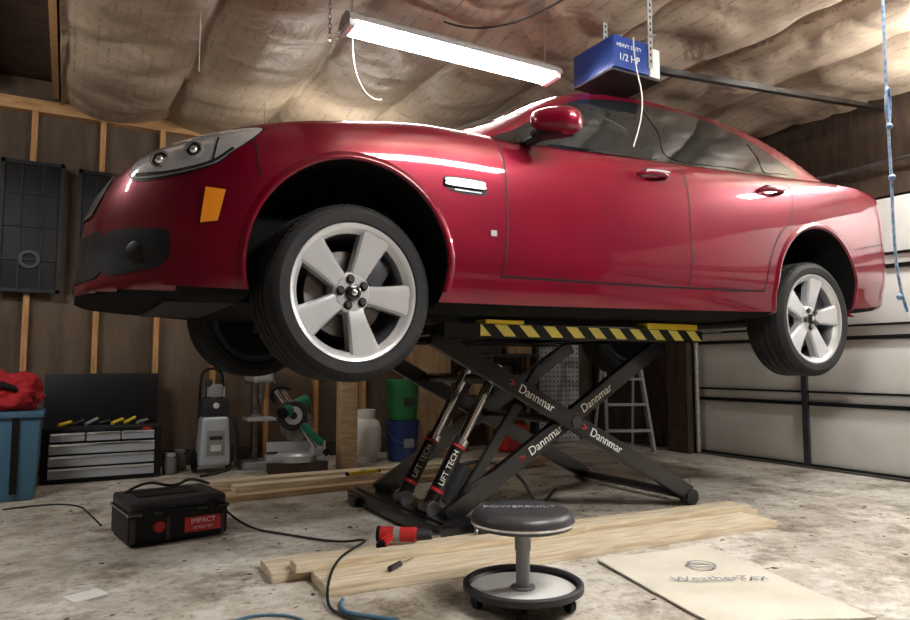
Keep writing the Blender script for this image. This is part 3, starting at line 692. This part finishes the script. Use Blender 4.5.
# tool case
tc=G('tool_case',(.50,3.93,0),math.radians(8))
box('case_bottom',(0,0,.09),(.48,.40,.16),'black',tc,bev=.025,seg=3)
box('case_top',(0,.01,.185),(.47,.39,.06),'dgrey',tc,bev=.02,seg=3)
box('seam',(0,0,.155),(.488,.408,.012),'blackgloss',tc)
box('handle',(0,-.215,.15),(.16,.03,.03),'black',tc,bev=.01)
for k,x in enumerate((-.15,.16)): box('latch_%d'%k,(x,-.205,.155),(.05,.02,.07),'black',tc,bev=.006)
for k,x in enumerate((-.22,-.06,.21)): box('rib_%d'%k,(x,-.20,.08),(.02,.015,.12),'dgrey',tc,bev=.004)
lathe('red_cap',[(0,.012),(.025,.010),(.03,0)],'redlab',tc,seg=24,loc=(-.10,-.203,.09),rot=(math.pi/2,0,0))
box('label',(.11,-.2035,.08),(.18,.006,.075),'redlab',tc,bev=.002); text('label_text','IMPACT',.035,'white',tc,(.11,-.2085,.095),(math.pi/2,0,0)); text('label_text_2','18 VOLT KIT',.018,'white',tc,(.11,-.2085,.062),(math.pi/2,0,0))
box('lid_recess',(-.02,.03,.216),(.30,.20,.008),'black',tc,bev=.003)
tube('lid_cables',[(-.22,.1,.20),(-.1,.16,.27),(.05,.1,.22),(.16,.18,.26),(.2,.0,.24)],.008,'cable',tc)
ig=G('impact_wrench',(1.42,2.98,.054),math.radians(-35))
cyl('motor',(-.13,0,.035),(.05,0,.035),.034,'redlab',ig,bev=.006)
cyl('motor_band',(-.06,0,.035),(-.03,0,.035),.035,'grey',ig)
cyl('nose',(.05,0,.035),(.12,0,.035),.028,'dgrey',ig,r2=.020)
cyl('anvil',(.12,0,.035),(.16,0,.035),.010,'chrome',ig)
beam('grip',(-.07,0,.03),(-.09,-.14,.022),.036,.040,'redlab',ig,bev=.010)
beam('grip_foot',(-.11,-.145,.022),(-.07,-.155,.022),.04,.04,'black',ig,bev=.01)
cyl('bumper_ring',(-.14,0,.035),(-.125,0,.035),.037,'black',ig)
wl=G('work_light',(1.84,2.94,.044),math.radians(-10)) 
box('head',(0,0,.022),(.11,.07,.042),'dgrey',wl,bev=.01); cyl('handle',(.05,0,.022),(.15,.02,.022),.016,'black',wl,bev=.004); cyl('lens',(-.062,0,.022),(-.05,0,.022),.018,'lgrey',wl)
sd=G('screwdriver',(1.25,2.68,.054),math.radians(35)); cyl('handle',(-.09,0,0),(0,0,0),.012,'dgrey',sd,bev=.003,seg=12); cyl('blade',(0,0,0),(.11,0,-.006),.004,'chrome',sd,seg=10)
tube('air_hose',[(.76,3.95,.12),(.86,3.85,.01),(1.02,3.6,.008),(1.2,3.3,.008),(1.28,3.14,.05),(1.20,2.96,.085),(.98,2.75,.085),(.86,2.50,.012),(.86,2.35,.008),(.93,2.25,.008)],.006,'cable')
tube('blue_hose',[(.93,2.50,.01),(.88,2.42,.008),(.92,2.33,.008),(1.02,2.22,.008)],.008,'bluebin')
tube('extension_cord',[(.42,2.30,.006),(.47,2.45,.006),(.58,2.52,.006),(.70,2.47,.006),(.76,2.36,.006),(.72,2.24,.006)],.005,'bluebin')
tube('loose_cable',[(-.30,5.05,.006),(-.1,5.12,.006),(.1,5.0,.006),(.15,4.7,.006),(.2,4.3,.006)],.005,'cable')
box('paper_scrap',(.10,3.05,.002),(.13,.10,.003),'white',rot=(0,0,.4))
vs=[];fs=[]
for k in range(1600):
    if k%2: x=random.gauss(2.6,.9); y=random.gauss(3.9,.8)
    else: x=random.uniform(-.6,5.3); y=random.uniform(1.6,6.2)
    if x<.95 and 3.7<y<4.2: continue
    r=.003+.015*random.random()**3; a=random.uniform(0,6); e=random.uniform(.25,1)
    b=len(vs); ca,sa=math.cos(a),math.sin(a)
    for i in range(5):
        t=i*1.2566; u=r*math.cos(t)*random.uniform(.7,1.6); v=r*e*math.sin(t)*random.uniform(.7,1.4)
        vs.append((x+u*ca-v*sa,y+u*sa+v*ca,.0005))
    vs.append((x,y,r*.3)); fs+= [(b+i,b+(i+1)%5,b+5) for i in range(5)]
mk('floor_debris',vs,fs,'debris')

# ---------------------------------------------------------------- left/back wall contents
def wallpanel(name,x,w,z0,z1):
    g=G(name,(x,YB-.13,(z0+z1)/2)); h=z1-z0
    box('back',(0,0,0),(w,.03,h),'black',g,bev=.008)
    box('rim_top',(0,-.02,h/2-.02),(w,.03,.03),'panb',g); box('rim_bottom',(0,-.02,-h/2+.02),(w,.03,.03),'panb',g)
    for sx in (-1,1): box('rim_side_%d'%sx,(sx*(w/2-.015),-.02,0),(.03,.03,h),'panb',g)
    for i in range(1,4): box('rib_h%d'%i,(0,-.018,-h/2+h*i/4),(w-.04,.02,.016),'panb',g)
    for i in range(1,3): box('rib_v%d'%i,(-w/2+w*i/3,-.018,0),(.016,.02,h-.04),'panb',g)
    lathe('vent_ring',[(.05,0),(.05,-.03),(.075,-.03),(.075,0)],'dgrey',g,'Y',32,loc=(.0,-.015,-h*.25))
    return g
wallpanel('plastic_shelf_panel',-.29,.44,1.45,2.52)
wallpanel('plastic_shelf_panel.001',.24,.42,1.50,2.50)
ch=G('tool_chest',(.27,6.13,0))
box('cabinet',(0,0,.205),(.82,.38,.39),'panb',ch,bev=.008)
for i in range(4):
    z=.075+.090*i; h=.076
    if i<3: box('drawer_%d'%i,(0,-.193,z),(.72,.02,h),'chestg',ch,bev=.006); box('pull_%d'%i,(0,-.207,z+.030),(.70,.012,.011),'chrome',ch)
    else:
        for j in range(3): box('drawer_top_%d'%j,(-.24+.24*j,-.193,z-.004),(.23,.02,.062),'chestg',ch,bev=.005); box('pull_top_%d'%j,(-.24+.24*j,-.207,z+.020),(.215,.012,.010),'chrome',ch)
box('lid',(0,.17,.60),(.82,.05,.42),'panb',ch,rot=(-.06,0,0),bev=.008)
box('tray_rim',(0,-.18,.405),(.82,.015,.03),'dgrey',ch)
for i in range(7):
    cyl('hand_tool_%d'%i,(-.3+.09*i,-.08+.03*(i%2),.425),(-.22+.09*i,.0,.44+.01*(i%3)),.014,['yellow','dgrey','grey','dgrey','yellow','yellow','grey'][i],ch,seg=12)
box('badge',(.30,-.197,.385),(.06,.006,.02),'redlab',ch)
bn=G('storage_bin',(-.42,5.55,0))
box('tub',(0,0,.27),(.54,.42,.54),'bluebin',bn,bev=.02,taper=1.08); box('lid',(0,0,.555),(.62,.50,.04),'bluebin',bn,bev=.015)
for i in (-1,0,1): box('rib_%d'%i,(i*.17,-.215,.27),(.03,.02,.45),'bluebin',bn,bev=.005)
box('strap',(.15,-.235,.30),(.04,.015,.5),'black',bn)
bm=bmesh.new(); bmesh.ops.create_icosphere(bm,subdivisions=5,radius=1)
for v in bm.verts:
    k=1+.30*noise.noise(v.co*1.6)+.16*noise.noise(v.co*4)+.06*noise.noise(v.co*9); v.co=Vector((v.co.x*.26*k,v.co.y*.19*k,max(-.10,v.co.z*.15*k)))
bg=G('red_jacket',(-.36,5.55,.68)); bmo('cloth',bm,'redcloth',bg,True,80)
tube('zipper_band',[(-.18,-.12,.06),(-.05,-.17,.09),(.08,-.16,.04),(.18,-.1,-.04)],.02,'black',bg)
for k,(x,y) in enumerate(((.76,6.05),(.86,6.25))):
    j=G('glass_jar' if k==0 else 'glass_jar.001',(x,y,0)); lathe('glass',[(0,.002),(.05,.002),(.055,.02),(.055,.12),(.042,.14),(.042,.15)],'jar',j,seg=24); lathe('lid',[(0,.17),(.045,.17),(.045,.145)],'lgrey',j,seg=24); lathe('contents',[(0,.09),(.048,.09),(.048,.006),(0,.006)],'steel',j,seg=20)
pw=G('pressure_washer',(1.08,5.98,0))
box('housing',(0,0,.26),(.25,.24,.40),'chestg',pw,bev=.04,seg=4,taper=.85)
box('front_panel',(0,-.118,.25),(.14,.012,.20),'grey',pw,bev=.004); box('panel_text',(0,-.126,.29),(.10,.004,.03),'dgrey',pw); box('panel_text_2',(0,-.126,.21),(.08,.004,.05),'white',pw)
box('pump_head',(0,0,.53),(.22,.18,.15),'dgrey',pw,bev=.03)
cyl('motor_cap',(0,0,.60),(0,0,.72),.08,'grey',pw,bev=.02)
cyl('filter',(-.05,-.02,.60),(-.05,-.02,.76),.03,'dgrey',pw); cyl('valve',(.06,-.05,.62),(.06,-.05,.70),.02,'chrome',pw)
for sx in (-1,1):
    cyl('wheel_%d'%sx,(sx*.15,.06,.09),(sx*.12,.06,.09),.09,'black',pw,bev=.01)
tube('push_handle',[(-.10,.10,.3),(-.10,.12,.75),(-.06,.12,.85),(.06,.12,.85),(.10,.12,.75),(.10,.10,.3)],.012,'black',pw)
tube('hose',[(.1,-.05,.5),(.17,-.12,.4),(.17,-.1,.15),(.12,-.2,.02),(-.13,-.22,.012)],.012,'cable',pw)
lathe('dial',[(0,.012),(.022,.012),(.025,0)],'white',pw,seg=20,loc=(0,-.10,.55),rot=(math.pi/2,0,0))
dp=G('drill_press',(1.46,6.08,0))
box('base',(0,0,.03),(.28,.34,.06),'grey',dp,bev=.01); cyl('column',(0,.1,.05),(0,.1,.92),.032,'steel',dp)
box('head',(0,-.02,.82),(.17,.36,.18),'lgrey',dp,bev=.03,seg=3); box('belt_cover',(0,0,.94),(.20,.42,.07),'dgrey',dp,bev=.025)
cyl('quill',(0,-.12,.73),(0,-.12,.60),.03,'steel',dp); cyl('chuck',(0,-.12,.60),(0,-.12,.54),.024,'steel',dp,r2=.012)
box('table',(0,-.06,.42),(.24,.24,.025),'lgrey',dp,bev=.004); cyl('table_bracket',(0,.1,.38),(0,.1,.45),.05,'grey',dp)
for i in range(3):
    a=i*2.09; cyl('feed_%d'%i,(.10,-.08,.78),(.13,-.08+.11*math.cos(a),.78+.11*math.sin(a)),.006,'steel',dp)
cyl('motor',(0,.20,.72),(0,.20,.92),.07,'dgrey',dp)
ms=G('miter_saw',(1.68,5.62,0),math.radians(-10))
box('stand_block',(0,0,.05),(.46,.30,.10),'darkwood',ms)
lathe('turntable',[(0,.17),(.15,.17),(.17,.15),(.17,.10),(0,.10)],'lgrey',ms,seg=40)
box('base',(0,0,.125),(.50,.20,.05),'lgrey',ms,bev=.01)
box('fence',(0,.06,.21),(.48,.02,.08),'lgrey',ms,bev=.004)
cyl('rail_1',(.14,-.10,.20),(-.20,.0,.70),.016,'chrome',ms); cyl('rail_2',(.20,-.06,.20),(-.14,.04,.70),.016,'chrome',ms)
beam('rail_bracket',(.10,-.10,.18),(.22,-.06,.18),.06,.07,'lgrey',ms,bev=.01); beam('rail_end',(-.22,.0,.70),(-.12,.05,.70),.05,.06,'dgrey',ms,bev=.01)
lathe('blade_guard',[(.0,-.03),(.115,-.03),(.125,-.02),(.125,.02),(.115,.03),(0,.03)],'dgrey',ms,'Y',40,loc=(-.05,-.06,.47),rot=(0,0,.2))
lathe('guard_cover',[(.03,-.036),(.07,-.036),(.075,-.028),(.03,-.028)],'lgrey',ms,'Y',40,loc=(-.05,-.06,.47),rot=(0,0,.2))
lathe('blade',[(0,-.002),(.135,-.002),(.135,.002),(0,.002)],'steel',ms,'Y',48,loc=(-.02,-.075,.40),rot=(0,0,.2))
cyl('motor',(-.12,-.10,.50),(.08,.12,.58),.055,'lgreen',ms,bev=.01)
cyl('motor_end',(-.15,-.13,.49),(-.12,-.10,.50),.050,'black',ms,bev=.01)
tube('handle',[(-.20,-.08,.58),(-.24,-.10,.66),(-.16,-.11,.72),(-.08,-.09,.68)],.016,'black',ms)
cyl('dust_arm',(.02,-.12,.40),(.18,-.16,.24),.030,'lgreen',ms,bev=.01); cyl('clamp_knob',(.20,-.17,.20),(.23,-.18,.16),.03,'black',ms)
box('wood_post',(2.10,5.60,.5),(.14,.14,1.0),'wood',bev=.004)
pt=G('propane_tank',(2.42,5.98,0))
lathe('tank',[(0,.03),(.08,.03),(.13,.07),(.15,.12),(.15,.30),(.13,.36),(.08,.40),(0,.41)],'white',pt,seg=40,angle=60)
lathe('foot_ring',[(.10,.0),(.11,.0),(.11,.06),(.10,.06)],'white',pt,seg=32); lathe('collar',[(.09,.38),(.09,.47),(.095,.47),(.095,.38)],'white',pt,seg=32); cyl('valve',(0,0,.41),(0,0,.46),.02,'steel',pt)
def bucket(name,x,y,z,m):
    g=G(name,(x,y,z)); lathe('pail',[(0,.004),(.13,.004),(.135,.02),(.152,.32),(.158,.32),(.158,.345),(.15,.345)],m,g,seg=40)
    lathe('lid',[(0,.362),(.14,.362),(.148,.37),(.160,.37),(.160,.34)],m,g,seg=40)
    for h in (.29,.27): lathe('rib_%d'%int(h*100),[(.15,h),(.157,h),(.157,h+.006),(.15,h+.006)],m,g,seg=40)
    tube('bail',[(-.158,0,.30),(-.15,-.08,.2),(0,-.165,.16),(.15,-.08,.2),(.158,0,.30)],.003,'steel',g)
    box('label',(0,-.147,.17),(.10,.012,.08),'grey' if m=='bluep' else 'dgrey',g,bev=.004)
bucket('bucket',2.74,5.86,0,'bluep'); bucket('bucket.001',2.74,5.86,.372,'green')
box('plywood_sheet',(3.25,6.28,.68),(.48,.02,1.35),'ply',rot=(-.06,0,0))
pg=G('perforated_panel',(4.92,6.30,.72)); box('sheet',(0,0,0),(.56,.012,1.42),'lgrey',pg)
vs=[];fs=[]
for i in range(10):
    for j in range(26):
        x=-.25+.5*i/9; z=-.67+1.34*j/25; b=len(vs); r=.011
        for k in range(8): vs.append((x+r*math.cos(k*math.pi/4),-.0075,z+r*math.sin(k*math.pi/4)))
        fs.append(tuple(b+k for k in range(8)))
mk('holes',vs,fs,'black',pg)
la=G('step_ladder',(5.15,5.55,0),math.radians(-25))
for sx in (-1,1):
    beam('front_leg_%d'%sx,(sx*.24,-.30,0),(sx*.17,0,1.15),.03,.06,'grey',la); beam('rear_leg_%d'%sx,(sx*.22,.30,0),(sx*.16,.03,1.12),.025,.035,'grey',la)
for i in range(4):
    t=(i+.8)/4.4; box('step_%d'%i,(0,-.30*(1-t),1.15*t),(.46-.12*t,.08,.025),'grey',la)
box('top_cap',(0,0,1.16),(.40,.14,.04),'grey',la,bev=.008)
gc=G('gas_can',(4.0,5.90,0)); box('can',(0,0,.14),(.30,.20,.26),'red',gc,bev=.04,seg=4,taper=.88)
tube('grip',[(-.09,0,.26),(-.06,0,.34),(.06,0,.34),(.09,0,.26)],.014,'red',gc); cyl('spout',(.11,0,.27),(.19,0,.38),.018,'black',gc,r2=.01)
sh=G('storage_shelf',(4.05,6.30,0))
for sx in (-1,1):
    for sy in (-1,1): box('post_%d%d'%(sx,sy),(sx*.45,sy*.15,.7),(.03,.03,1.4),'dgrey',sh)
for i,z in enumerate((.55,.98,1.38)): box('shelf_%d'%i,(0,0,z),(.95,.34,.025),'dgrey',sh)
for i,(x,z,w,h,m) in enumerate([(-.28,.57,.26,.24,'ply'),(.02,.57,.22,.3,'dgrey'),(.3,.57,.24,.2,'wood'),(-.2,1.0,.4,.25,'dgrey'),(.25,1.0,.3,.22,'ply')]): box('carton_%d'%i,(x,0,z+h/2),(w,.26,h),m,sh,bev=.005)

# hanging bits
pl=[(1.905,1.0,3.0),(1.91,1.0,2.6),(1.905,1.0,2.2),(1.908,1.0,1.85),(1.90,1.0,1.62),(1.905,1.0,1.38),(1.90,1.0,1.2),(1.91,.995,1.07),(1.93,.99,1.02)]
rp=G('hanging_rope')
tube('strand',pl,.004,'rope',rp)
tube('loop',[(1.904,1.0,1.52),(1.89,1.0,1.58),(1.902,.995,1.64),(1.92,1.0,1.58),(1.904,1.0,1.52)],.004,'rope',rp)
for z in (1.52,1.38,1.06): 
    bm=bmesh.new(); bmesh.ops.create_icosphere(bm,subdivisions=2,radius=.009); bmo('knot_%d'%int(z*100),bm,'rope',rp,True,80,loc=(1.904 if z>1.1 else 1.912,.998,z))
tube('pull_cord',[(.62,4.2,3.0),(.62,4.2,2.62)],.003,'cord')
tube('dangling_wire',[(1.18,3.18,3.0),(1.19,3.18,2.7),(1.2,3.18,2.45),(1.22,3.18,2.33),(1.30,3.18,2.22),(1.36,3.18,2.24)],.003,'cord')
tube('ceiling_wire',[(1.9,3.6,3.0),(1.95,3.4,2.86),(2.1,3.2,2.82),(2.3,3.1,2.9),(2.45,2.95,3.0)],.006,'cable')
ch2=G('hanging_chain',(1.05,3.1,0))
for i in range(24):
    o=lathe('link_%d'%i,[(.009+.002*math.cos(t*math.pi/3),.002*math.sin(t*math.pi/3)) for t in range(6)],'steel',ch2,seg=12,close=True,loc=(0,0,3.0-.024*i),rot=(math.pi/2,0,(i%2)*math.pi/2)); o.scale=(1,1.5,1)

# ---------------------------------------------------------------- world & camera
w=D.worlds.new('world'); SC.world=w; w.use_nodes=True; w.node_tree.nodes['Background'].inputs[0].default_value=(.5,.5,.55,1); w.node_tree.nodes['Background'].inputs[1].default_value=.03
cam=D.cameras.new('camera'); co=D.objects.new('camera',cam); SC.collection.objects.link(co)
cam.sensor_width=36; cam.lens=27.2
co.location=(0,0,.88); co.rotation_euler=(math.pi/2+math.radians(4.57),0,-math.atan2(.491,.871))
SC.camera=co
